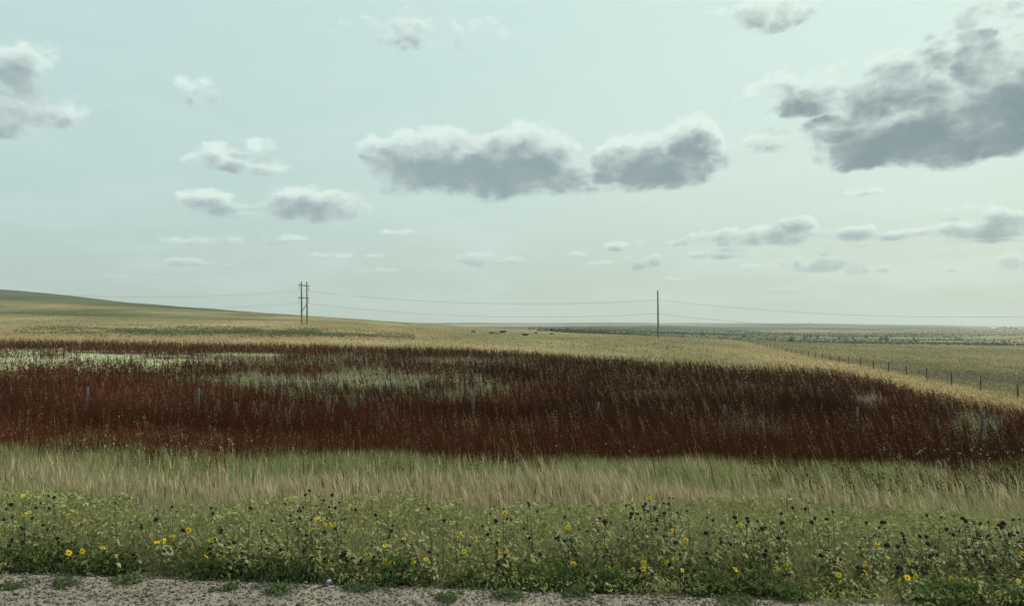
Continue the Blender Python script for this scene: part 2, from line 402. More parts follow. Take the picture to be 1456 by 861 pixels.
# grass of the ditch: green bands, tan band
def ditch_grass():
    so = Soup(); n = 330000
    x, y = samp(n, 4.9, 25, 1.25); s = y + SL * x; px = to_px(x, y)
    k = s < 25; x, y, s, px = x[k], y[k], s[k], px[k]
    nn = fbm(x / 1.3, y / 1.3, 61, 3); n2 = fbm(x / 3.2, y / 2, 62, 4)
    # tan band: between about 7.5 and 14 m, fading at both sides of the picture
    c = s + (n2 - .5) * 6
    tb = sstep(5.9, 6.9, c) * (1 - sstep(7.7, 9.4, c)) * (.15 + .85 * sstep(60, 330, px)) * (1 - .75 * sstep(1080, 1350, px + (n2 - .5) * 300))
    isd = rng.random(len(x)) < np.clip(tb * (.25 + 1.1 * nn) + .12 - .09 * sstep(8.5, 10, s) + .5 * sstep(.58, .72, fbm(x / 1.6, y / .9, 63, 3)) * sstep(7, 8, s) * (1 - .6 * sstep(9, 12, s)), 0, .93)
    g = lerp((.085, .12, .038), (.33, .37, .15), np.clip(rng.random(len(x)) * .8 + nn * .3, 0, 1))
    yl = rng.random(len(x)) < .25 - .13 * sstep(8.5, 11, s); g[yl] = lerp((.22, .22, .11), (.30, .29, .16), rng.random(yl.sum()))
    tn = lerp((.17, .135, .08), (.62, .525, .33), np.clip(rng.random(len(x)) * .8 + nn * .3, 0, 1))
    col = np.where(isd[:, None], tn, g)
    H0 = np.interp(s, [4.7, 5, 6, 7, 8, 10, 14, 18], [.07, .13, .21, .26, .31, .36, .42, .5])
    h = H0 * (.45 + 1.1 * fbm(x / 1.8, y / 3, 64, 3)) * rng.uniform(.6, 1.2, len(x)) * np.where(isd, 1.12, 1.0) * (.75 + .5 * nn)
    w = rng.uniform(.003, .0065, len(x)) * (1 + y / 22)
    blades(so, np.stack([x, y, ground(x, y) - .01], 1), h, w, wind(x, y, .16, .19), col)
    # flowering grass stems with feathery heads
    x, y = samp(34000, 6.2, 18, .8); s = y + SL * x; px = to_px(x, y); n2 = fbm(x / 3.2, y / 2, 62, 4); c = s + (n2 - .5) * 6
    keep = rng.random(len(x)) < .08 + .8 * sstep(6.0, 7.0, c) * (1 - sstep(7.8, 9.4, c)) * (.3 + .7 * sstep(60, 330, px)) * (1 - .7 * sstep(1080, 1350, px)); x, y, s = x[keep], y[keep], s[keep]
    L = wind(x, y, .22, .14); h = np.interp(s, [6, 7, 8, 10, 14], [.24, .30, .36, .43, .50]) * rng.uniform(.75, 1.25, len(x)); P = np.stack([x, y, ground(x, y)], 1)
    col = lerp((.22, .17, .10), (.60, .51, .33), rng.random(len(x))); dk = rng.random(len(x)) < .10; col[dk] = (.10, .06, .035)
    blades(so, P, h, .0035 * (1 + y / 16), L, col)
    f = .62; q = P + np.concatenate([L * (h * f)[:, None] * .5, (h * f)[:, None]], 1)
    blades(so, q, h * .42, .0055 * (1 + y / 16) * rng.uniform(.7, 1.3, len(x)), L * 1.3, col * 1.1)
    blades(so, q + rng.normal(0, .006, q.shape), h * .3, .006 * (1 + y / 16) * rng.uniform(.7, 1.3, len(x)), L * 2, col * 1.05)
    so.build('roadside_grass', M_grass, 'green and straw coloured grass filling the ditch below the road', 'grass')
ditch_grass()

def white_flowers():
    so = Soup(); n = 1500
    x, y = samp(n, 12, 24, 1.2); s = y + SL * x; px = to_px(x, y)
    nn = fbm(x / 2, y / 2, 71, 3)
    k = (s > 12.5) & (rng.random(n) < np.clip((nn - .36) * 3.2, 0, 1) * (.25 + .75 * (sstep(480, 250, px) + sstep(1050, 1350, px)))); x, y = x[k], y[k]
    z = ground(x, y); h = rng.uniform(.55, .85, len(x)); P = np.stack([x, y, z], 1)
    L = wind(x, y, .15, .05)
    blades(so, P, h, np.full(len(x), .008), L, np.tile([.12, .15, .06], (len(x), 1)))
    for q in range(3):
        hd = P + np.concatenate([L * h[:, None], h[:, None]], 1) + rng.normal(0, .018, (len(x), 3))
        flakes(so, hd, rng.uniform(.013, .024, len(x)), np.tile([.66, .68, .60], (len(x), 1)), elong=1)
    so.build('white_wildflowers', M_grass, 'tiny white wildflowers speckling the green grass of the ditch', 'wildflowers')
white_flowers()

# rust-red dock field
def dock():
    so = Soup()
    def stalks(n, y0, y1, pw, nf, fs, thin):
        x, y = samp(n, y0, y1, pw); s = y + SL * x; px = to_px(x, y)
        nn = fbm(x / 3.2, y / 3.2, 81, 4); n2 = fbm(x / 9, y / 5, 82, 3)
        den = 1 - .93 * np.clip(pale(px, y) * 1.25 - .12, 0, 1) * sstep(44, 52, y) - .94 * np.clip(mixed(px, y) * 1.25, 0, 1)
        den = den * (.55 + .9 * sstep(.32, .6, n2))
        den = den * np.maximum(sstep(12.6, 18.0, s + (nn - .5) * 8 + (fbm(x / 6, y / 20, 191, 3) - .5) * 9 - 1.5 * sstep(900, 1400, px)), .24 * sstep(8.3, 10.5, s) * (.18 + .82 * sstep(900, 1350, px)))
        e = field_edge(px) * (1 + .05 * (nn - .5)); den = den * (1 - sstep(.97, 1.02, y / e))
        k = rng.random(n) < den; x, y, px, nn, s = x[k], y[k], px[k], nn[k], s[k]; n = len(x)
        h = rng.uniform(.62, 1.12, n) * (.75 + .6 * nn) * (1 + .12 * sstep(17, 24, s) * sstep(36, 30, s)) * (1 - .35 * sstep(19, 11, s)); P = np.stack([x, y, ground(x, y)], 1)
        L = wind(x, y, .16, .10)
        lf = sstep(900, 250, px)
        t = np.clip(rng.random(n) * .7 + nn * .3, 0, 1)
        c = lerp((.040, .0125, .008), (.098, .030, .017), t) * ((.86 + .38 * lf) * (.72 + .75 * sstep(.3, .68, fbm(x / 9, y / 3.5, 151, 3))))[:, None] * np.array([.86, .92, .78])
        br = rng.random(n) < .035 + .16 * sstep(.55, .75, fbm(x / 5, y / 2.2, 161, 3)); c[br] = lerp((.19, .13, .065), (.38, .31, .17), rng.random(br.sum()))
        blades(so, P, h, np.full(n, .010) * (1 + y / 40), L, c * .9)
        for q in range(nf):
            f = rng.uniform(.22, 1.0, n); rad = .085 * (1.08 - f) + .008
            o = rng.normal(0, 1, (n, 3)) * rad[:, None]; o[:, 2] *= .5
            H = (h * f)[:, None]
            pos = P + np.concatenate([L * H * f[:, None], H * .97], 1) + o
            flakes(so, pos, fs * np.clip(y / 30, .5, 1) * rng.uniform(.7, 1.35, n) * (1.15 - .5 * f), c * rng.uniform(.7, 1.4, (n, 1)), elong=2.0)
    stalks(64000, 8.5, 46, .95, 20, .034, 0)
    stalks(60000, 46, 130, 1.2, 9, .07, 0)
    so.build('dock_plants', M_dock, 'dense field of dark rust red dock gone to seed', 'dock plants')
dock()

def under_grass():
    so = Soup(); n = 150000
    x, y = samp(n, 21, 135, .9); px = to_px(x, y); s = y + SL * x
    nn = fbm(x / 2.5, y / 2.5, 91, 3)
    pl = np.clip(pale(px, y) * 1.2 - .15, 0, 1) * sstep(42, 50, y); mx = np.clip(mixed(px, y) * 1.2, 0, 1)
    e = y / field_edge(px)
    k = (s > 21) & (e < 1.0) & (rng.random(n) < .08 + .30 * sstep(.52, .72, fbm(x / 6, y / 3, 95, 3)) + .9 * np.maximum(pl, mx)); x, y, px, nn, pl, mx = [q[k] for q in (x, y, px, nn, pl, mx)]; n = len(x)
    t = rng.random(n)
    col = lerp((.15, .15, .08), (.30, .28, .17), t)
    colp = lerp((.42, .44, .27), (.62, .62, .43), t); colm = lerp((.17, .20, .10), (.42, .40, .27), rng.random(n) ** 1.2)
    col = np.where((pl > .15)[:, None], colp, np.where((mx > .2)[:, None], colm, col))
    h = np.where(pl > .15, rng.uniform(.08, .26, n), rng.uniform(.35, .72, n)) * (.7 + .6 * nn)
    tuft = gsum = (gs(px, y, 1240, 42, 24, .1) + gs(px, y, 60, 28, 34, .06)) > .5
    h[tuft] *= 1.6; col[tuft] = lerp((.30, .24, .15), (.45, .38, .25), rng.random(tuft.sum()))
    blades(so, np.stack([x, y, ground(x, y) - .01], 1), h, .012 * (1 + y / 30) * np.where(pl > .15, 2.2, 1), wind(x, y, .15, .2), col)
    so.build('field_grass', M_grass, 'pale green and straw grass growing between the red dock', 'grass')
under_grass()

def far_grass():
    so = Soup(); n = 200000
    x, y = samp(n, 40, 420, .35, .8); px = to_px(x, y)
    nn = fbm(x / (2 + y * .03), y / (2 + y * .03), 95, 3)
    e = y / field_edge(px); k = e > .97; x, y, px, nn = [q[k] for q in (x, y, px, nn)]; n = len(x)
    col = zone_colour(x, y) * rng.uniform(.85, 1.35, (n, 1)) * np.array([1.05, 1.05, 1.0])
    h = rng.uniform(.14, .36, n) * (.6 + .8 * nn); h[rng.random(n) < .03] *= 1.5
    blades(so, np.stack([x, y, ground(x, y) - .01], 1), h, .03 + y * .00035, wind(x, y, .2, .35), col)
    so.build('dry_grass', M_grass, 'short dry tan grass covering the pasture beyond the dock', 'grass')
far_grass()

def low_shrubs():
    so = Soup()
    n = 36000
    px = rng.uniform(20, 590, n); y = 212 * np.exp(rng.normal(0, .13, n)); x = (px - 728) / F * y
    nn = fbm(x / 8, y / 8, 97, 4); w = np.exp(-((px - 340) / 230) ** 2)
    k = (nn > .56 - .10 * w) & (rng.random(n) < .3 + .6 * w); x, y, px, nn = [q[k] for q in (x, y, px, nn)]
    h = rng.uniform(.0, 1, len(x)) * (.2 + 2.2 * np.clip(nn - .48, 0, .4))
    flakes(so, np.stack([x, y, ground(x, y) + h], 1), rng.uniform(.16, .34, len(x)), lerp((.075, .09, .045), (.16, .175, .10), rng.random(len(x))), elong=1.3)
    # scattered dark tufts across the pasture and by the cattle
    n = 9000; px = rng.uniform(560, 1456, n); y = np.exp(rng.uniform(math.log(130), math.log(440), n)); x = (px - 728) / F * y
    nn = fbm(x / 5, y / 9, 98, 4); k = (nn > .66) & (y > 1.1 * field_edge(px)); x, y = x[k], y[k]
    flakes(so, np.stack([x, y, ground(x, y) + rng.uniform(0, .4, len(x))], 1), rng.uniform(.15, .3, len(x)), lerp((.07, .08, .045), (.15, .15, .09), rng.random(len(x))), elong=1.3)
    so.build('low_brush', M_grass, 'low grey green brush strip at the foot of the hill', 'brush')
low_shrubs()

# ------------------------------------------------------------------ undergrowth below the sunflowers
def undergrowth():
    so = Soup(); n = 110000
    x, y = samp(n, 4.2, 8.4, 1.3); s = y + SL * x
    nn = fbm(x / .5, y / .5, 101, 3)
    k = (s > EDGE + .04 + (nn - .5) * .5 - .10 * sstep(500, 1456, to_px(x, y))) & (s < 6.9 + (fbm(x / 1.2, y / 6, 181, 3) - .5) * 3 - .8 * sstep(600, 250, to_px(x, y))); x, y, s, nn = [q[k] for q in (x, y, s, nn)]; n = len(x)
    H = .11 + .17 * sstep(4.7, 6.1, s); H = H * (.55 + .9 * nn)
    H = H + .07 * sstep(.5, .7, nn) * sstep(5.4, 4.9, s); z = ground(x, y) + H * rng.random(n) ** .7
    t = rng.random(n)
    c = lerp((.15, .17, .06), (.44, .44, .21), t ** 1.2); q = rng.random(n) < .12; c[q] = lerp((.2, .19, .11), (.30, .28, .17), rng.random(q.sum()))
    dk = sstep(5.35, 4.8, s) * sstep(.42, .55, nn); c = c * (1 - .5 * dk)[:, None] * np.array([1, 1, .9])
    flakes(so, np.stack([x, y, z], 1), rng.uniform(.010, .026, n) * (1 - .35 * sstep(5.6, 4.7, s)) * .85, c, elong=3.0)
    n = 85000; x, y = samp(n, 4.6, 8.4, 1.2); s = y + SL * x; k = s > EDGE + .15; x, y, s = x[k], y[k], s[k]; n = len(x)
    c = lerp((.20, .22, .085), (.52, .48, .28), rng.random(n) ** 1.6)
    blades(so, np.stack([x, y, ground(x, y)], 1), rng.uniform(.10, .33, n) * sstep(4.2, 5.8, s), rng.uniform(.0025, .005, n), wind(x, y, .2, .28), c)
    g = np.random.default_rng(8)
    for i in range(34):
        px = g.uniform(330, 1500) if i > 9 else g.uniform(0, 330)
        ss = EDGE + g.uniform(.12, .32) - .06 * float(sstep(500, 1456, px)); u = (px - 728) / F; yy = ss / (1 + SL * u); xx = u * yy
        r0 = g.uniform(.10, .26); h0 = g.uniform(.09, .19); m = int(900 * r0 / .2)
        d = g.normal(size=(m, 3)); d /= np.linalg.norm(d, axis=1)[:, None]; d[:, 2] = abs(d[:, 2]); q = g.random(m) ** .35
        wob = 1 + .35 * np.sin(np.arctan2(d[:, 1], d[:, 0]) * 3 + i) * .6
        P = np.stack([xx + d[:, 0] * r0 * q * wob, yy + d[:, 1] * r0 * .7 * q, np.full(m, .0)], 1)
        P[:, 2] = ground(P[:, 0], P[:, 1]) + d[:, 2] * h0 * q * wob
        flakes(so, P, g.uniform(.008, .016, m), lerp((.06, .09, .028), (.17, .215, .075), g.random(m)), elong=2.6)
    so.build('weedy_undergrowth', M_grass, 'tangled leafy green weeds at the edge of the gravel', 'weeds')
undergrowth()

def weed_mound(seed, r, h):
    g = np.random.default_rng(seed); n = 300; r = r * .8; h = h * .8
    global rng
    old = rng; rng = g; so = Soup()
    cx = g.normal(0, r * .42, 9); cy = g.normal(0, r * .28, 9); cr = r * g.uniform(.35, .7, 9); ch = h * g.uniform(.3, 1.1, 9); w = g.integers(0, 9, n)
    a = g.uniform(0, 6.28, n); q = np.sqrt(g.random(n)); z = g.random(n) * ch[w] * np.clip(1 - q ** 2, .15, 1)
    flakes(so, np.stack([cx[w] + q * cr[w] * np.cos(a), cy[w] + q * cr[w] * np.sin(a), z + .006], 1), g.uniform(.007, .015, n), lerp((.07, .10, .04), (.17, .21, .10), g.random(n)), elong=2.2)
    me = mesh_from('foliage', np.concatenate(so.V), np.concatenate(so.Q), None, np.concatenate(so.Cc))
    rng = old; return me
def place_weeds():
    data = [(22, 832, .09, .05, 'flat green weed on the gravel at the far left edge of the shoulder'),
            (92, 830, .085, .07, 'small bright green weed clump on gravel, second from the left'),
            (186, 823, .14, .10, 'spreading pale green weed where gravel meets the verge, left of centre'),
            (321, 835, .08, .05, 'low thin green weed alone on the pale gravel below the yellow cluster'),
            (398, 838, .15, .10, 'wide feathery green weed creeping onto the gravel beside the white litter'),
            (515, 837, .12, .08, 'round green weed on gravel right of the white litter'),
            (637, 849, .10, .05, 'flat dull green weed low on the gravel near the bottom middle'),
            (722, 844, .14, .08, 'broad grey green weed on the gravel just left of the middle verge'),
            (817, 843, .13, .13, 'upright bright green weed clump at the gravel edge right of centre'),
            (1046, 855, .13, .05, 'flat green weed in the gravel at the lower right')]
    for i, (px, py, r, h, lb) in enumerate(data):
        y = CH * F / (py - HZ + 4); x = (px - 728) / F * y
        o = obj('roadside_weed', weed_mound(i + 3, r, h), M_grass, loc=(x, y, .008)); tag(o, lb, 'weed', 'weeds on the gravel shoulder')
place_weeds()

def litter():
    y = CH * F / (833 - HZ); x = (467 - 728) / F * y
    t = empty('crumpled_packet', (x, y, .01), .6, .75); tag(t, 'crumpled white and blue litter packet at the edge of the gravel', 'litter')
    r = random.Random(4); a = MB(); a.blob((.012, .02, .02), (.026, .018, .018), 9, 7, .28, rnd=r)
    m = noise_mat('white_plastic', (.16, .19, .21), (.30, .33, .35), 20, .4); obj('wrapper', a.mesh('wrapper'), m, t)
    b = MB(); b.blob((-.02, -.012, .01), (.028, .014, .010), 9, 6, .25, rnd=r)
    obj('blue_flap', b.mesh('blue_flap'), noise_mat('blue_plastic', (.02, .04, .09), (.03, .06, .13), 20, .4), t)
litter()

# ------------------------------------------------------------------ wild sunflowers
def leaf_geom(V, Q, base, dirv, L, W, droop, r):
    d = Vector(dirv).normalized(); side = d.cross(Vector((0, 0, 1)))
    if side.length < .01: side = Vector((1, 0, 0))
    side.normalize(); b = Vector(base); k = len(V)
    up = side.cross(d)
    prof = ((0, .08), (.3, 1), (.65, .75), (1, .02))
    for f, w in prof:
        c = b + d * L * f + Vector((0, 0, -droop * L * f * f))
        e = side * W / 2 * w
        V += [tuple(c - e + up * .16 * W * w), tuple(c), tuple(c + e + up * .16 * W * w)]
    for i in range(3):
        a = k + 3 * i
        Q += [(a, a + 1, a + 4, a + 3), (a + 1, a + 2, a + 5, a + 4)]
def plant_meshes(seed, h):
    r = random.Random(seed); st = MB(); LV = []; LQ = []
    bx, by = r.uniform(-.09, .02), r.uniform(-.05, .05)
    top = Vector((bx, by, h))
    def P(f): return Vector((bx * f * f, by * f * f, h * f))
    st.tube([P(0), P(.35), P(.7), P(1)], [.0045, .004, .003, .0022], 5)
    tips = [(top, Vector((0, 0, 1)))]
    for i in range(r.choice((2, 3, 4))):
        f = r.uniform(.35, .75); a = r.uniform(0, 6.28); b = P(f); L = r.uniform(.10, .2) * (h / .5)
        e = b + Vector((math.cos(a) * L * .65, math.sin(a) * L * .65, L * .95)); m = b.lerp(e, .5) + Vector((math.cos(a), math.sin(a), 0)) * L * .12
        st.tube([b, m, e], [.003, .0025, .002], 4); tips.append((e, (e - m).normalized()))
        for j in range(3):
            q = b.lerp(e, r.uniform(.3, .95)); aa = r.uniform(0, 6.28)
            leaf_geom(LV, LQ, q, (math.cos(aa), math.sin(aa), r.uniform(-.2, .5)), r.uniform(.03, .055), r.uniform(.014, .024), r.uniform(.1, .5), r)
    for i in range(20):
        f = r.uniform(.12, .93); aa = r.uniform(0, 6.28); sc = 1.25 - .6 * f
        leaf_geom(LV, LQ, P(f), (math.cos(aa), math.sin(aa), r.uniform(-.1, .6)), r.uniform(.034, .062) * sc, r.uniform(.013, .024) * sc, r.uniform(.1, .7), r)
    return st.mesh('stem', True), mesh_from('foliage', LV, LQ, smooth=True), tips
def petals_mesh(seed):
    r = random.Random(seed); V = []; Q = []
    n = 13
    for i in range(n):
        a = 2 * math.pi * i / n + r.uniform(-.12, .12); L = r.uniform(.020, .028)
        leaf_geom(V, Q, (math.cos(a) * .005, math.sin(a) * .005, 0), (math.cos(a), math.sin(a), r.uniform(-.1, .35)), L, .0105, .25, r)
    return mesh_from('petals', V, Q)
def disc_mesh():
    b = MB(); b.blob((0, 0, .002), (.007, .007, .005), 10, 6); return b.mesh('disc', True)
def calyx_mesh():
    b = MB(); b.blob((0, 0, -.006), (.009, .009, .007), 8, 5); return b.mesh('flower_head', True)
def seedhead_mesh(seed, R0):
    r = random.Random(seed); b = MB(); b.blob((0, 0, 0), (R0, R0, R0 * .85), 9, 7, .1, rnd=r)
    V = []; Q = []
    for i in range(9):
        a = 2 * math.pi * i / 9
        leaf_geom(b.V, b.Q, (math.cos(a) * R0 * .6, math.sin(a) * R0 * .6, -R0 * .5), (math.cos(a), math.sin(a), r.uniform(-.5, .3)), R0 * 1.1, R0 * .5, .1, r)
    return b.mesh('seed_head')
HS = [.13, .20, .27, .34, .41, .48]
VAR = []
for i, h in enumerate(HS):
    for j in range(2): VAR.append((h,) + plant_meshes(100 + i * 7 + j, h))
PET = [petals_mesh(i) for i in range(4)]; DISC = disc_mesh(); CAL = calyx_mesh()
SEED = [seedhead_mesh(1, .009), seedhead_mesh(2, .0115), seedhead_mesh(3, .014)]
for m_, ms in ((M_petal, PET), (M_disc, [DISC]), (M_stem, [CAL]), (M_seed, SEED), (M_stem, [v[1] for v in VAR]), (M_leaf, [v[2] for v in VAR])):
    for q in ms: q.materials.append(m_)
FL = [(32,705),(35,732),(97,733),(116,743),(9,763),(36,760),(98,786),(117,783),(146,779),(164,783),(223,771),(234,770),(245,764),(268,753),(335,764),(301,768),(293,782),(304,784),(293,795),(282,797),(294,808),(312,795),(320,793),
(451,738),(463,747),(475,745),(513,743),(535,743),(442,753),(393,764),(446,779),(443,791),(456,791),(467,801),(493,780),(521,780),(525,793),(539,812),(554,799),(562,802),(567,780),(574,765),(584,767),(584,806),(606,795),(547,776),(644,743),(649,763),(657,759),(678,766),(660,784),(709,786),(720,785),(708,769),(718,730),
(923,707),(855,745),(808,750),(955,757),(975,768),(862,777),(745,779),(803,791),(815,803),(847,793),(855,796),(901,790),(913,791),(915,799),(902,811),(918,814),(866,810),(1052,746),(1057,774),(1066,782),(1046,806),(1039,794),(986,832),(947,798),(960,795),
(1247,772),(1231,800),(1231,811),(1285,791),(1290,800),(1321,797),(1352,820),(1298,824),(1302,816),(1375,821),(1401,829),(1106,807),(1117,806),(1194,817),(1412,808),(1445,805),(1455,788),(1455,827)]
SD = [(923,702),(952,706),(957,707),(944,731),(1145,721),(1374,741),(1376,746),(1014,738),(1045,733),(930,720),(1111,728),(1184,728),(916,717),(916,723),(940,727),(434,702),(440,696),(472,702),(77,705),(70,721),(630,739),(1232,742),(1356,732),(1405,741),(1420,745),(1447,755),(1369,735),(1338,733),(1064,739),(977,727),(860,741)]
def foot(px, py, h):
    ys = np.linspace(4.75, 7.7, 400); xs = (px - 728) / F * ys
    z = ground(xs, ys) + h; q = HZ + (CH - z) / ys * F
    i = int(np.argmin(abs(q - py))); return xs[i], ys[i], abs(q[i] - py)
rs = random.Random(77)
def grow(px, py, bloom, name_label, group):
    opts = []
    for v in VAR:
        x, y, e = foot(px, py, v[0])
        if e < 3 and y + SL * x > EDGE + .12: opts.append((v, x, y))
    if not opts:
        v = VAR[0]; y = CH * F / (py - HZ) * .93; x = (px - 728) / F * y
        y = max(y, EDGE + .2 - SL * x)
    else: opts.sort(key=lambda o: -o[0][0]); v, x, y = rs.choice(opts[:3] if not bloom else opts[:2])
    rz = rs.uniform(-.6, .6); t0 = Matrix.Rotation(rz, 3, 'Z') @ v[3][0][0]
    x -= t0.x; y -= t0.y
    root = empty('wild_sunflower', (x, y, float(ground(x, y)) - .005), rz)
    tag(root, name_label, 'sunflower', group)
    obj('stem', v[1], None, root); obj('foliage', v[2], None, root)
    for i, (tp, dr) in enumerate(v[3]):
        face = (rs.uniform(.2, 1.3), rs.uniform(-.6, .6), rs.uniform(0, 6.28))
        if bloom and i == 0:
            f = obj('flower_head', CAL, None, root, tp + Vector((0, 0, .008))); f.rotation_euler = (rs.uniform(.1, 1.6), rs.uniform(-.5, .5), rs.uniform(-1.5, 1.5) - rz)
            sc = rs.uniform(.5, .85); f.scale = (sc,) * 3
            obj('petals', rs.choice(PET), None, f); obj('disc', DISC, None, f)
        elif (not bloom and i == 0) or rs.random() < .32:
            f = obj('seed_head', rs.choice(SEED if i == 0 else SEED[:2]), None, root, tp); f.rotation_euler = face; sc = rs.uniform(.7, 1.1); f.scale = (sc,) * 3
    return root
FLAB = {(913,791): 'wild sunflower with deep orange yellow bloom above another large bloom right of the picture middle', (915,799): 'wild sunflower with large bright bloom directly under the orange one',
        (923,707): 'tall wild sunflower with lone yellow bloom standing out against the tan grass', (32,705): 'wild sunflower with the highest yellow bloom at the left edge of the verge',
        (294,808): 'low wild sunflower whose bloom with dark centre sits lowest in the left cluster', (660,784): 'wild sunflower with one big lemon yellow bloom near the middle of the verge',
        (986,832): 'short wild sunflower with the bloom nearest the gravel', (268,753): 'wild sunflower with an amber bloom tilted beside a dark seed head at left',
        (855,745): 'wild sunflower with yellow bloom and dark seed head right above it', (1352,820): 'wild sunflower with bright double looking bloom low at the right',
        (97,733): 'wild sunflower with single golden bloom above the pair at the left'}
nplants = 0
for p in FL:
    grow(p[0], p[1], True, FLAB.get(p, 'wild sunflower in yellow bloom on the weedy road verge'), 'wild sunflowers in bloom on the verge'); nplants += 1
for p in SD:
    grow(p[0], p[1], False, 'wild sunflower with a large black seed head against the tan grass', 'wild sunflowers with black seed heads standing tall'); nplants += 1
while nplants < 298:
    px = rs.uniform(0, 1456)
    if rs.random() > .4 + .6 * px / 1456: continue
    lo = 712 + 22 * (px > 1000)
    py = lo + (810 - lo) * rs.random() ** 1.1
    grow(px, py, False, 'leafy wild sunflower gone to small dark seed heads among the weeds', 'wild sunflowers gone to seed in the verge'); nplants += 1

def sunflower_mass():   # the countless rest of the patch
    V = []; Q = []; T = []; Cc = []; n0 = 0; cache = []
    for v in VAR[4:]:
        st, fo = v[1], v[2]; vs = []; qs = []; ts = []; off = 0; cc = []
        for me, c0 in ((st, (.13, .13, .065)), (fo, (.20, .225, .095))):
            co = np.zeros(len(me.vertices) * 3); me.vertices.foreach_get('co', co); vs.append(co.reshape(-1, 3))
            for p in me.polygons:
                (qs if len(p.vertices) == 4 else ts).append([i + off for i in p.vertices])
            cc.append(np.tile(c0, (len(me.vertices), 1))); off += len(me.vertices)
        cache.append((np.concatenate(vs), np.array(qs), np.array(ts), np.concatenate(cc)))
    for i in range(380):
        y = math.sqrt(rs.uniform(4.7 ** 2, 8.0 ** 2)); x = rs.uniform(-.85, .85) * y; s = y + SL * x
        if s < EDGE + .25 or s > 6.9 + (float(fbm(np.array([x / 1.2]), np.array([y / 6]), 181, 3)[0]) - .5) * 3 - .5: continue
        A = cache[rs.randrange(len(cache))]; a = rs.uniform(0, 6.28); k = rs.uniform(.45, .85) * (.5 + .5 * min(1, (s - 4.6) / 1.2))
        c, d = math.cos(a), math.sin(a); v = A[0] * k
        W = np.stack([v[:, 0] * c - v[:, 1] * d + x, v[:, 0] * d + v[:, 1] * c + y, v[:, 2] + float(ground(x, y))], 1)
        V.append(W); Q.append(A[1] + n0); T.append(A[2] + n0); Cc.append(A[3] * rs.uniform(.7, 1.35)); n0 += len(W)
    m = foliage_mat('sunflower_mass', .22, spec=.12, rough=.6)
    o = obj('sunflower_foliage', mesh_from('sunflower_foliage', np.concatenate(V), np.concatenate(Q), np.concatenate(T), np.concatenate(Cc), smooth=True), m)
    tag(o, 'thick green leaves and stems of the wild sunflower patch', 'sunflower patch', kind='stuff')
sunflower_mass()

# ------------------------------------------------------------------ fences
def fence_wires(parent, pts, hs, mat, r=.004, name='wire'):
    for h in hs:
        b = MB(); b.tube([(p[0], p[1], p[2] + h) for p in pts], r, 4, False); obj(name, b.mesh(name), mat, parent)
def near_fence():
    tops = [(-45, 542), (122, 545), (280, 548), (500, 558), (672, 560), (848, 567), (1027, 570), (1218, 575), (1394, 584), (1580, 592)]
    f = empty('wire_fence', (0, 0, 0)); f.location = (0, 30, float(ground(0, 30)))
    tag(f, 'near wire fence of grey weathered posts half buried in the red dock', 'fence')
    o = Vector(f.location); pts = []
    for i, (px, py) in enumerate(tops):
        u = (px - 728) / F; y = 30 / (1 + SL * u); x = u * y; zt = CH - (py + 5 - HZ) * y / F; zg = float(ground(x, y))
        h = min(max(zt - zg, 1.15), 1.9); r = random.Random(i); b = MB(); R0 = .052 + r.uniform(-.008, .014)
        ln = r.uniform(.02, .09)
        b.tube([(0, 0, -.3), (ln * .4, 0, h * .5), (ln, r.uniform(-.03, .03), h), (ln, 0, h + .012)], [R0, R0 * .97, R0 * .92, R0 * .6], 9)
        p = obj('post', b.mesh('post', False), M_wood, f, Vector((x, y, zg)) - o); pts.append((x - o.x, y - o.y, zg - o.z))
    fence_wires(f, [(p[0], p[1] - .08, p[2]) for p in pts], (.55, .85, 1.12), M_dwood, .0016)
near_fence()
def far_fence():
    f = empty('wire_fence', (44, 65, float(ground(44, 65))))
    tag(f, 'long dark wire fence running back across the pasture at right', 'fence')
    o = Vector(f.location); pts = []; d = 57.6; i = 0; dirv = Vector((.2077, 1, 0)).normalized()
    while d < 420:
        x = 44 + .2077 * (d - 65); z = float(ground(x, d)); r = random.Random(i + 50); b = MB(); h = r.uniform(1.2, 1.42); R0 = r.uniform(.062, .085)
        l = r.uniform(-.07, .04)
        b.tube([(0, 0, -.3), (l * .5, 0, h * .5), (l, 0, h)], [R0, R0, R0 * .9], 7)
        if i < 99: obj('post', b.mesh('post'), M_dwood, f, Vector((x, d, z)) - o)
        pts.append((x - o.x, d - o.y, z - o.z))
        d += r.uniform(6.9, 7.9) if d < 110 else r.uniform(6.2, 8.2); i += 1
    fence_wires(f, pts, (.4, .75, 1.0), M_wire, .004)
far_fence()

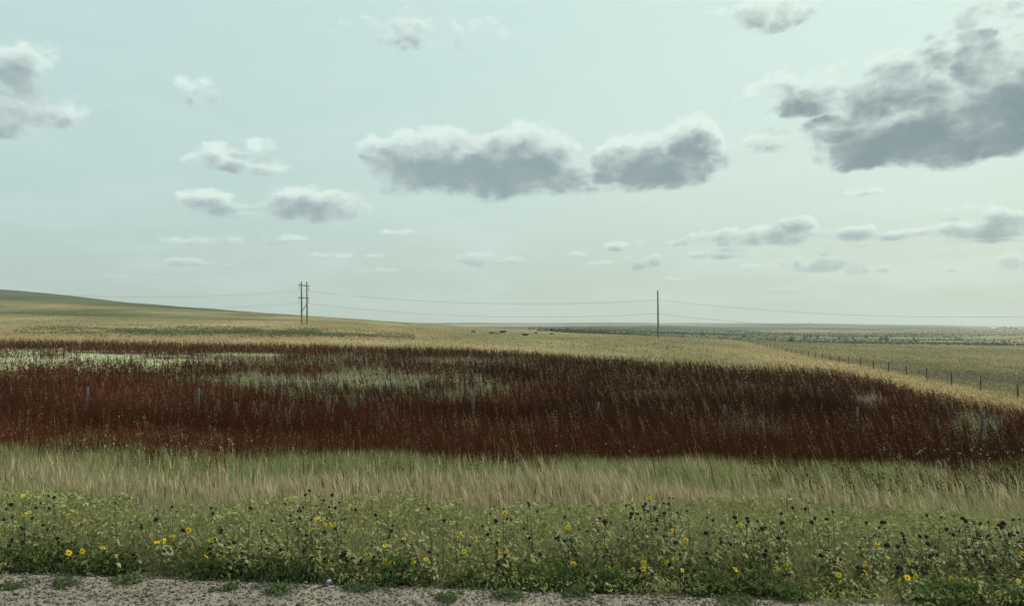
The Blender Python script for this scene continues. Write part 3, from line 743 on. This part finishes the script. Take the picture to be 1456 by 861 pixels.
# ------------------------------------------------------------------ power line
A0 = (-88.5, 318.0); B0 = (56.9, 290.0); LD = Vector((B0[0] - A0[0], B0[1] - A0[1], 0)).normalized(); PD = Vector((-LD.y, LD.x, 0))
def h_frame(pos, label):
    z = min(float(ground(pos[0] + PD.x * q, pos[1] + PD.y * q)) for q in (-2.5, 2.5))
    t = empty('power_pole_frame', (pos[0], pos[1], z), math.atan2(PD.y, PD.x))
    tag(t, label, 'utility pole', 'wooden H frames carrying the power line')
    H = 18.2
    for s in (-1, 1):
        b = MB(); b.tube([(s * 2.5, 0, -.6), (s * 2.5, .1, H * .5), (s * 2.5, .2, H + (.25 if s > 0 else 0))], [.36, .31, .25], 10); obj('pole', b.mesh('pole', True), M_pole, t)
    for zz in (H - 1.5, H - 6.8):
        b = MB(); b.box((0, .3, zz), (9.4, .2, .42)); obj('crossarm', b.mesh('crossarm'), M_pole, t)
        for xx in (-4.4, 4.4):
            b = MB()
            for k in range(9): b.blob((xx, .3, zz - .35 - k * .19), (.13, .13, .07), 8, 4)
            b.tube([(xx, .3, zz - .15), (xx, .3, zz - 2.15)], .03, 5)
            obj('insulator', b.mesh('insulator', True), M_pole, t)
    b = MB(); b.tube([(2.4, .25, H - 9.3), (-2.4, .25, H - 13.2)], .15, 6); obj('brace', b.mesh('brace'), M_pole, t)
    return t, z + H
_, zA = h_frame(A0, 'dark wooden H frame power pole at left seen nearly face on')
_, zB = h_frame(B0, 'dark wooden H frame power pole right of centre seen edge on as one post')
LL = Vector((-270, 353, 0)); RR = Vector((207, 261, 0))
zL = float(ground(LL.x, LL.y)) + 18.6; zR = float(ground(RR.x, RR.y)) + 18.2
k = 0
for lev, hgt in (('upper', -3.65), ('lower', -8.95)):
    for side in (-1, 1):
        pts = []
        knots = [(LL, zL), (Vector((*A0, 0)), zA), (Vector((*B0, 0)), zB), (RR, zR)]
        for (p, zp), (q, zq) in zip(knots[:-1], knots[1:]):
            n = 26; sag = 3.3 if p is not LL else 4.2
            for i in range(n + (q is RR)):
                f = i / n; c = p.lerp(q, f) + PD * 4.4 * side; c.z = zp * (1 - f) + zq * f + hgt - 4 * sag * f * (1 - f); pts.append(c)
        b = MB(); b.tube(pts, .021, 5, False); o = obj('power_cable', b.mesh('power_cable'), M_wire)
        tag(o, '%s power cable on the %s side, sagging between the H frames' % (lev, 'near' if side < 0 else 'far'), 'cable', 'cables of the power line')

# ------------------------------------------------------------------ cattle
def skin_mesh(name, nodes, edges):
    """animal body: one continuous surface grown from a skeleton"""
    me = bpy.data.meshes.new(name); me.from_pydata([n[0] for n in nodes], edges, [])
    o = bpy.data.objects.new(name, me); C.objects.link(o)
    m = o.modifiers.new('s', 'SKIN'); m.use_smooth_shade = True
    for i, n in enumerate(nodes):
        v = me.skin_vertices[0].data[i]; v.radius = n[1]; v.use_root = (i == 0)
    o.modifiers.new('ss', 'SUBSURF').levels = 1
    dg = bpy.context.evaluated_depsgraph_get(); ev = o.evaluated_get(dg); out = bpy.data.meshes.new_from_object(ev)
    bpy.data.objects.remove(o); return out
def cow_mesh(graze, lying=False):
    zb = 1.05 if not lying else .48
    N = [((-.1, 0, zb), (.36, .40))]; E = []
    def add(p, r, par): N.append((p, r)); E.append((par, len(N) - 1)); return len(N) - 1
    hip = add((-.72, 0, zb + .06), (.28, .34), 0); sh = add((.58, 0, zb + .02), (.27, .40), 0)
    tl = add((-1.0, 0, zb + .12), (.10, .12), hip); t2 = add((-1.08, 0, zb - .25), (.03, .03), tl); add((-1.07, 0, max(zb - .65, .05)), (.035, .035), t2)
    nk = add((.92, 0, zb + (.02 if graze else .18)), (.16, .22), sh)
    if graze: hd = add((1.22, 0, zb - .42), (.11, .15), nk); add((1.38, 0, zb - .80), (.07, .08), hd)
    else: hd = add((1.18, 0, zb + .32), (.12, .15), nk); add((1.52, 0, zb + .14), (.08, .08), hd)
    for s in (-1, 1):
        e = add((hd and (1.16 if not graze else 1.14), s * .22, zb + (.36 if not graze else -.36)), (.03, .05), hd)
        if not lying:
            a = add((.60, s * .18, .72), (.10, .12), sh); b = add((.62, s * .18, .42), (.06, .07), a); c = add((.60, s * .18, .08), (.04, .045), b); add((.64, s * .18, .02), (.055, .06), c)
            a = add((-.70, s * .19, .78), (.12, .17), hip); b = add((-.88, s * .19, .48), (.055, .075), a); c = add((-.82, s * .19, .08), (.04, .045), b); add((-.78, s * .19, .02), (.055, .06), c)
        else:
            a = add((.62, s * .28, .22), (.10, .12), sh); add((.9, s * .30, .08), (.06, .06), a)
            a = add((-.6, s * .34, .24), (.13, .16), hip); add((-.25, s * .40, .08), (.06, .06), a)
    return skin_mesh('cow', N, E)
CM = [cow_mesh(False), cow_mesh(True), cow_mesh(False, True)]
def cow(px, d, kind, mat, rz, sc, label, name='cow'):
    x = (px - 728) / F * d; me = CM[kind].copy(); me.materials.clear(); me.materials.append(mat)
    o = obj(name, me, None, loc=(x, d, float(ground(x, d)))); o.rotation_euler = (0, 0, rz); o.scale = (sc,) * 3
    tag(o, label, 'cow', 'cattle grazing on the open pasture')
cow(714.5, 300, 0, M_cow, R(-8), 1.18, 'largest black cow standing side on in the pasture')
cow(699, 318, 2, M_cowb, R(5), 1.0, 'dark brown calf lying just left of the big black cow')
cow(706.5, 312, 2, M_cow, R(170), .6, 'tiny black calf lying between the brown calf and the black cow')
cow(673, 335, 1, M_cow, R(30), .85, 'black cow with head down, leftmost of the herd')
cow(747, 280, 2, M_cow, R(170), 1.0, 'black cow lying right of the big black cow')
cow(784, 330, 2, M_cow, R(10), .75, 'small black animal lying furthest right before the power pole')
cow(762, 345, 1, M_cow, R(190), .7, 'small black calf grazing between the two lying cows')
cow(1125, 400, 0, M_cow, R(20), 1.5, 'lone black bull standing beyond the far fence')

# ------------------------------------------------------------------ far trees and farm
def crown_mesh(seed, w, h):
    g = np.random.default_rng(seed); global rng; old = rng; rng = g; so = Soup()
    nb = 9; P = []
    for i in range(nb):
        a = g.uniform(0, 6.28); q = g.uniform(0, .7) * w / 2; zz = h * g.uniform(.3, .85); rr = g.uniform(.16, .30) * w
        v = g.normal(size=(46, 3)); v /= np.linalg.norm(v, axis=1)[:, None]; v *= (g.random((46, 1)) ** .4) * rr; v[:, 2] *= .8
        P.append(v + [q * math.cos(a), q * math.sin(a), zz])
    P = np.concatenate(P); flakes(so, P, g.uniform(.5, 1.2, len(P)) * w * .1, np.tile([.04, .05, .03], (len(P), 1)), elong=1.2)
    me = mesh_from('crown', np.concatenate(so.V), np.concatenate(so.Q)); rng = old; me.materials.append(M_crown); return me
def trunk_mesh(h):
    b = MB(); b.tube([(0, 0, -.5), (.1, 0, h * .35), (0, .1, h * .7)], [.32, .24, .1], 7)
    b.tube([(.1, 0, h * .3), (h * .16, .1, h * .6)], [.15, .06], 5); b.tube([(.08, 0, h * .33), (-h * .15, -.1, h * .62)], [.14, .06], 5)
    me = b.mesh('trunk'); me.materials.append(M_bark); return me
TR = [(crown_mesh(200 + i, w, h), trunk_mesh(h), h) for i, (w, h) in enumerate([(8, 7), (10, 6.5), (7, 9), (12, 7)])]
rt = random.Random(9)
def tree(px, d, sc, label, group):
    x = (px - 728) / F * d; c, t_, h = rt.choice(TR)
    r = empty('tree', (x, d, float(ground(x, d)) - .2), rt.uniform(0, 6.28), sc * .68 * rt.uniform(.6, 1.25)); tag(r, label, 'tree', group)
    obj('trunk', t_, None, r); obj('crown', c, None, r)
GR = [(28, 805, 900, 780, 900, .8, 'dark bushy tree in the valley left of the edge on power pole', 'valley trees left of the pole'),
      (34, 945, 1110, 950, 1350, .8, 'small dark tree in the valley between the pole and the far fence', 'valley trees right of the pole'),
      (40, 1110, 1310, 850, 1050, .85, 'dark tree in the thick valley wood right of the far fence', 'trees of the valley wood'),
      (20, 1370, 1458, 640, 720, .55, 'low dark tree lining the bottom of the right pasture', 'trees along the right pasture'),
      (16, 1415, 1456, 2900, 3200, 1.7, 'dark shelterbelt tree beside the white farm shed on the horizon', 'farm shelterbelt trees')]
for n, a, b, d0, d1, sc, lb, gp in GR:
    for i in range(n):
        f = rt.random(); tree(a + (b - a) * f, rt.uniform(d0, d1), sc * rt.uniform(.6, 1.15), lb, gp)
def valley_brush():
    so = Soup(); n = 60000
    px = rng.uniform(620, 1500, n); y = np.exp(rng.uniform(math.log(560), math.log(2300), n)); x = (px - 728) / F * y
    nn = fbm(x / 190, y / 45, 121, 4); w = gs(px, y, 1260, 900, 190, .25) + .6 * gs(px, y, 860, 900, 160, .3) + .5 * gs(px, y, 1050, 1300, 300, .25) + .55 * gs(px, y, 1430, 690, 90, .12) + .25
    w = w * sstep(740, 830, px + (fbm(x / 60, y / 60, 5, 2) - .5) * 80); k = (nn > .66 - .16 * np.clip(w, 0, 1)) & (rng.random(n) < w * 1.6); x, y, nn = x[k], y[k], nn[k]
    flakes(so, np.stack([x, y, ground(x, y) + rng.uniform(0, 2.2, len(x)) * (nn - .4) * 4], 1), rng.uniform(1.0, 2.4, len(x)), lerp((.035, .048, .028), (.085, .098, .055), rng.random(len(x))), elong=1.3)
    so.build('valley_brush', M_grass, 'dark green bushes spread along the valley floor', 'brush')
valley_brush()
def shed():
    d = 3000; x = (1411 - 728) / F * d; t = empty('farm_shed', (x, d, float(ground(x, d)) + 1), R(15)); tag(t, 'tiny white farm shed on the far right horizon by dark trees', 'shed')
    W, D, H = 26, 12, 5; b = MB(); b.box((0, 0, H / 2), (W, D, H)); obj('wall', b.mesh('wall'), noise_mat('white_wall', (.5, .52, .52), (.62, .64, .63), .5), t)
    V = [(-W / 2 - .5, -D / 2 - .6, H), (W / 2 + .5, -D / 2 - .6, H), (W / 2 + .5, 0, H + 3), (-W / 2 - .5, 0, H + 3), (-W / 2 - .5, D / 2 + .6, H), (W / 2 + .5, D / 2 + .6, H)]
    obj('roof', mesh_from('roof', V, [(0, 1, 2, 3), (3, 2, 5, 4)], [(0, 3, 4), (1, 5, 2)]), noise_mat('tin_roof', (.4, .42, .43), (.5, .52, .53), .5, .5), t)
    b = MB(); b.box((3, -D / 2 - .05, 2), (5, .1, 4)); obj('door', b.mesh('door'), noise_mat('shed_door', (.1, .1, .1), (.15, .15, .15), .5), t)
shed()
def mast():
    d = 5200; x = (1150.5 - 728) / F * d; t = empty('radio_mast', (x, d, float(ground(x, d)))); tag(t, 'thin pale mast with small hut on the skyline right of the pole', 'mast')
    b = MB(); b.tube([(0, 0, 0), (0, 0, 26)], [1.2, .5], 6); obj('mast_tube', b.mesh('mast_tube'), M_wood, t)
    b = MB(); b.box((9, 0, 2.5), (9, 7, 5)); b.box((9, 0, 5.4), (10, 8, .8)); obj('hut', b.mesh('hut'), M_dwood, t)
mast()

# ------------------------------------------------------------------ haze
def haze():
    b = MB(); b.box((0, 2700, 8), (36000, 12400, 230)); o = obj('haze', b.mesh('haze'))
    m, t, out = new_mat('haze_air'); v = t.nodes.new('ShaderNodeVolumePrincipled')
    v.inputs['Color'].default_value = (.88, .94, .90, 1); v.inputs['Density'].default_value = HAZE_D; v.inputs['Anisotropy'].default_value = .2
    t.links.new(v.outputs[0], out.inputs['Volume']); o.data.materials.append(m)
    tag(o, 'thin pale air haze over the whole prairie', 'haze', kind='stuff')
HAZE_D = 1.4e-4
haze()

# ------------------------------------------------------------------ sky
SUN_EL, SUN_AZ = R(46), R(60)      # azimuth from +Y towards +X
def sky():
    w = bpy.data.worlds.new('World'); bpy.context.scene.world = w; w.use_nodes = True
    t = w.node_tree; N = t.nodes; N.clear(); Lk = t.links.new
    out = N.new('ShaderNodeOutputWorld'); bg = N.new('ShaderNodeBackground'); bg.inputs['Strength'].default_value = .1
    sk = N.new('ShaderNodeTexSky'); sk.sky_type = 'NISHITA'; sk.sun_disc = False; sk.sun_elevation = SUN_EL; sk.sun_rotation = SUN_AZ
    sk.dust_density = 3; sk.air_density = 1
    tc = N.new('ShaderNodeTexCoord')
    def M(op, a, b=None, c=None, clamp=False):
        n = N.new('ShaderNodeMath'); n.operation = op; n.use_clamp = clamp
        for i, v in enumerate((a, b, c)):
            if v is None: continue
            if isinstance(v, (int, float)): n.inputs[i].default_value = v
            else: Lk(v, n.inputs[i])
        return n.outputs[0]
    def VM(op, a, b=None, c=None):
        n = N.new('ShaderNodeVectorMath'); n.operation = op
        for i, v in enumerate((a, b, c)):
            if v is None: continue
            if isinstance(v, (tuple, list)): n.inputs[i].default_value = v
            else: Lk(v, n.inputs[i])
        return n.outputs['Value'] if op in ('DOT_PRODUCT', 'LENGTH') else n.outputs[0]
    def SS(v, a, b, c=0., d=1.):
        n = N.new('ShaderNodeMapRange'); n.interpolation_type = 'SMOOTHSTEP'
        for i, q in zip((1, 2, 3, 4), (a, b, c, d)): n.inputs[i].default_value = q
        Lk(v, n.inputs[0]); return n.outputs[0]
    def MX(f, a, b):
        n = N.new('ShaderNodeMix'); n.data_type = 'RGBA'
        if isinstance(f, float): n.inputs[0].default_value = f
        else: Lk(f, n.inputs[0])
        for i, v in ((6, a), (7, b)):
            if isinstance(v, tuple): n.inputs[i].default_value = (*v, 1)
            else: Lk(v, n.inputs[i])
        return n.outputs[2]
    d = VM('NORMALIZE', tc.outputs['Generated'])
    sp = N.new('ShaderNodeSeparateXYZ'); Lk(d, sp.inputs[0])
    az = M('ARCTAN2', sp.outputs[0], sp.outputs[1]); el = M('ARCSINE', sp.outputs[2])
    def dirpx(px, py):
        x = (px - 728) / F; z = (HZ - py) / F; return math.atan2(x, 1), math.atan2(z, math.hypot(x, 1))
    cv = N.new('ShaderNodeCombineXYZ'); Lk(az, cv.inputs[0]); Lk(el, cv.inputs[1])
    def NZ(vec, scale, det, rough=.55, dist=0.):
        n = N.new('ShaderNodeTexNoise'); n.inputs['Scale'].default_value = scale; n.inputs['Detail'].default_value = det; n.inputs['Roughness'].default_value = rough; n.inputs['Distortion'].default_value = dist
        n.noise_dimensions = '2D'
        Lk(vec, n.inputs['Vector']); return n
    # clear-sky veil: thin bright haze, brighter towards the sun on the right
    fa = SS(az, R(-38), R(40)); fe = SS(el, R(0), R(26)); fm = SS(el, R(1), R(13))
    S = lambda r, g, b: tuple(q * 10 for q in (r, g, b))
    hor = MX(fa, S(.50, .635, .58), S(.57, .69, .57)); mid = MX(fa, S(.52, .695, .665), S(.70, .83, .70)); top = MX(fa, S(.575, .765, .75), S(.72, .91, .82))
    veil = MX(fe, MX(fm, hor, mid), top)
    hi = SS(el, R(28), R(75)); veil = MX(hi, veil, S(.42, .58, .66))
    stn = NZ(VM('MULTIPLY', cv.outputs[0], (3, 14, 0)), 1.6, 6, .6)
    veil = MX(SS(stn.outputs[0], .38, .70, 0, .42), veil, MX(fa, S(.62, .78, .76), S(.72, .88, .80)))
    base = MX(.9, sk.outputs[0], veil)
    # clouds
    dens = M('DIVIDE', 1.0, M('ADD', M('MAXIMUM', el, 0.0), .16))
    nv = N.new('ShaderNodeVectorMath'); nv.operation = 'MULTIPLY'; Lk(cv.outputs[0], nv.inputs[0]); nv.inputs[1].default_value = (1, 1.55, 0)
    hiel = SS(el, R(3), R(9))
    ofs = N.new('ShaderNodeCombineXYZ'); Lk(SS(el, R(1), R(16), .001, .005), ofs.inputs[0]); Lk(SS(el, R(1), R(16), .0035, .021), ofs.inputs[1])
    class O: pass
    def two(vec, det):
        a = NZ(vec, 17, det, .57); b = NZ(vec, 46, det - 2, .57); o = O()
        f = N.new('ShaderNodeMix'); f.data_type = 'FLOAT'; Lk(hiel, f.inputs[0]); Lk(b.outputs[0], f.inputs[2]); Lk(a.outputs[0], f.inputs[3]); o.outputs = [f.outputs[0]]; return o
    big = two(nv.outputs[0], 9)
    big2 = two(VM('ADD', nv.outputs[0], ofs.outputs[0]), 6)
    wp = NZ(nv.outputs[0], 9, 5)
    warp = VM('MULTIPLY', VM('SUBTRACT', wp.outputs['Color'], (.5, .5, .5)), (.055, .03, 0))
    warp = VM('MULTIPLY', warp, N_el(N, Lk, el, SS)) if False else warp
    CL = CLOUDS
    def mask(vec):
        acc = None
        for cx, cy, rx, ry, s in CL:
            a0, e0 = dirpx(cx, cy); ca = math.cos(a0)
            sx = F / (rx * 1.25) / (ca ** 2 if False else 1.0 / (1 / ca ** 0)) ; kx = 1 / (rx * 1.42 / F * ca * ca); ky = 1 / (ry * 1.5 / F * ca)
            q = VM('MULTIPLY_ADD', vec, (kx, ky, 0), (-a0 * kx, -e0 * ky, 0))
            r2 = VM('DOT_PRODUCT', q, q)
            v = M('MULTIPLY_ADD', r2, -s, s)
            acc = v if acc is None else M('SMOOTH_MAX', acc, v, .12)
        return acc
    p = VM('ADD', cv.outputs[0], VM('MULTIPLY', warp, wscale(N, Lk, el, SS)))
    m1 = mask(p)
    m2 = mask(VM('ADD', p, ofs.outputs[0]))
    vo = N.new('ShaderNodeTexVoronoi'); vo.voronoi_dimensions = '2D'; vo.feature = 'SMOOTH_F1'; vo.inputs['Scale'].default_value = 30; vo.inputs['Detail'].default_value = 2; vo.inputs['Smoothness'].default_value = .6
    Lk(VM('ADD', nv.outputs[0], VM('MULTIPLY', VM('SUBTRACT', wp.outputs['Color'], (.5, .5, .5)), (.05, .05, 0))), vo.inputs['Vector'])
    bil = M('SUBTRACT', .42, vo.outputs['Distance'])
    up = SS(M('SUBTRACT', m1, m2), -.45, .15, .4, 1.0)
    A = M('MULTIPLY_ADD', M('MULTIPLY_ADD', bil, .55, M('MULTIPLY', M('SUBTRACT', big.outputs[0], .5), 1.4)), up, m1)
    # scattered generic clouds outside the picture, high up and behind
    outside = M('MAXIMUM', SS(M('ABSOLUTE', az), R(40), R(55)), SS(el, R(27), R(38)))
    gen = M('MULTIPLY', M('SUBTRACT', big.outputs[0], .52), 4.0)
    A = M('MAXIMUM', A, M('SUBTRACT', gen, M('MULTIPLY', M('SUBTRACT', 1.0, outside), 5.0)))
    alpha = SS(A, .04, .46)
    Bt = M('MULTIPLY_ADD', bil, .5, M('MULTIPLY_ADD', M('SUBTRACT', big2.outputs[0], .5), 1.2, m2))
    core = M('MULTIPLY', SS(Bt, -.35, 1.05), SS(big.outputs[0], .25, .62, .9, 1.0))
    thin = SS(el, R(0), R(10), .55, 1.0)
    tex = SS(big.outputs[0], .35, .65, .9, 1.1)
    rim = MX(fa, S(.73, .87, .82), S(.77, .91, .83)); dark = MX(SS(el, R(2), R(9)), S(.33, .435, .455), MX(fa, S(.34, .44, .46), S(.22, .30, .325)))
    rim = MX(SS(el, R(1), R(8)), MX(.5, rim, hor), rim)
    cc = MX(core, rim, dark)
    fin = MX(M('MULTIPLY', alpha, thin), base, cc)
    Lk(fin, bg.inputs['Color']); Lk(bg.outputs[0], out.inputs['Surface'])
    w.cycles.sampling_method = 'MANUAL'; w.cycles.sample_map_resolution = 512
def N_el(*a): return None
def wscale(N, Lk, el, SS):
    n = N.new('ShaderNodeCombineXYZ'); v = SS(el, R(1), R(16), .25, 1.0); Lk(v, n.inputs[0]); Lk(v, n.inputs[1]); return n.outputs[0]
CLOUDS = [(1340, 180, 175, 40, 1.3), (1235, 195, 85, 34, 1.2), (1400, 140, 90, 38, 1.1), (1475, 120, 110, 46, 1.3), (1275, 112, 80, 36, .85), (1150, 132, 70, 26, .85), (1390, 60, 90, 50, .6),
 (630, 228, 105, 33, 1.2), (735, 225, 85, 38, 1.2), (548, 228, 40, 24, .9), (700, 266, 150, 14, .55), (805, 252, 60, 20, .8),
 (925, 228, 90, 32, 1.2), (985, 205, 42, 32, 1.1), (345, 232, 62, 14, .7), (300, 220, 25, 13, .6), (440, 290, 70, 20, .9), (300, 283, 50, 12, .8), (385, 303, 100, 10, .6),
 (25, 92, 55, 30, .8), (25, 155, 75, 38, .8), (270, 372, 45, 6, .65), (335, 343, 80, 7, .55), (676, 367, 42, 9, .75), (877, 351, 22, 6, .7), (912, 373, 36, 10, .65),
 (1085, 335, 100, 13, .8), (1130, 318, 26, 16, .75), (1020, 362, 50, 7, .6), (1165, 373, 55, 11, .8), (1235, 382, 36, 7, .6), (1220, 328, 32, 11, .8), (1290, 332, 50, 8, .6),
 (1400, 326, 80, 12, .9), (1425, 311, 36, 17, .85), (1440, 372, 22, 10, .8), (1090, 202, 45, 16, .5), (1105, 10, 70, 20, .7), (600, 47, 110, 20, .42), (285, 132, 50, 20, .38), (1430, 14, 70, 14, .5),
 (1230, 268, 30, 7, .45), (1115, 415, 34, 5, .45), (560, 328, 25, 5, .4), (825, 360, 26, 4, .4), (370, 206, 34, 7, .4),
 (480, 364, 34, 4, .5), (760, 250, 90, 22, .7), (860, 255, 60, 10, .5), (1330, 383, 40, 5, .5), (1380, 384, 24, 4, .45), (1060, 381, 26, 5, .5), (1010, 285, 22, 6, .35), (1350, 300, 60, 5, .35), (540, 365, 20, 3, .4),
 (260, 343, 40, 5, .5), (395, 338, 40, 6, .55), (700, 370, 40, 6, .6), (860, 375, 30, 4, .45), (960, 345, 50, 5, .45), (1185, 350, 50, 4, .45), (1300, 385, 26, 4, .5), (180, 392, 40, 3, .4), (520, 385, 50, 3, .35), (980, 398, 40, 3, .4), (1390, 345, 60, 4, .45)]
sky()

sd = bpy.data.lights.new('sun', 'SUN'); sd.energy = 3.7; sd.angle = R(.8); sd.color = (1, .93, .80)
so_ = bpy.data.objects.new('sun', sd); C.objects.link(so_)
dv = Vector((math.sin(SUN_AZ) * math.cos(SUN_EL), math.cos(SUN_AZ) * math.cos(SUN_EL), math.sin(SUN_EL)))
so_.rotation_euler = dv.to_track_quat('Z', 'Y').to_euler(); so_.location = (0, 0, 50)

cam = bpy.data.cameras.new('camera'); co = bpy.data.objects.new('camera', cam); C.objects.link(co)
cam.sensor_width = 36; cam.lens = F / 1456 * 36; cam.clip_end = 60000; cam.clip_start = .05
co.location = (0, 0, CH); co.rotation_euler = (R(90), 0, 0); cam.shift_y = (HZ - 430.5) / 1456
sc = bpy.context.scene; sc.camera = co
sc.view_settings.view_transform = 'Standard'; sc.view_settings.look = 'None'; sc.view_settings.exposure = 0; sc.view_settings.gamma = 1
sc.render.engine = 'CYCLES'; sc.cycles.max_bounces = 5; sc.cycles.diffuse_bounces = 3; sc.cycles.volume_bounces = 0; sc.cycles.transparent_max_bounces = 4
sc.cycles.use_denoising = True; sc.cycles.denoiser = 'OPENIMAGEDENOISE'; sc.cycles.denoising_prefilter = 'ACCURATE'
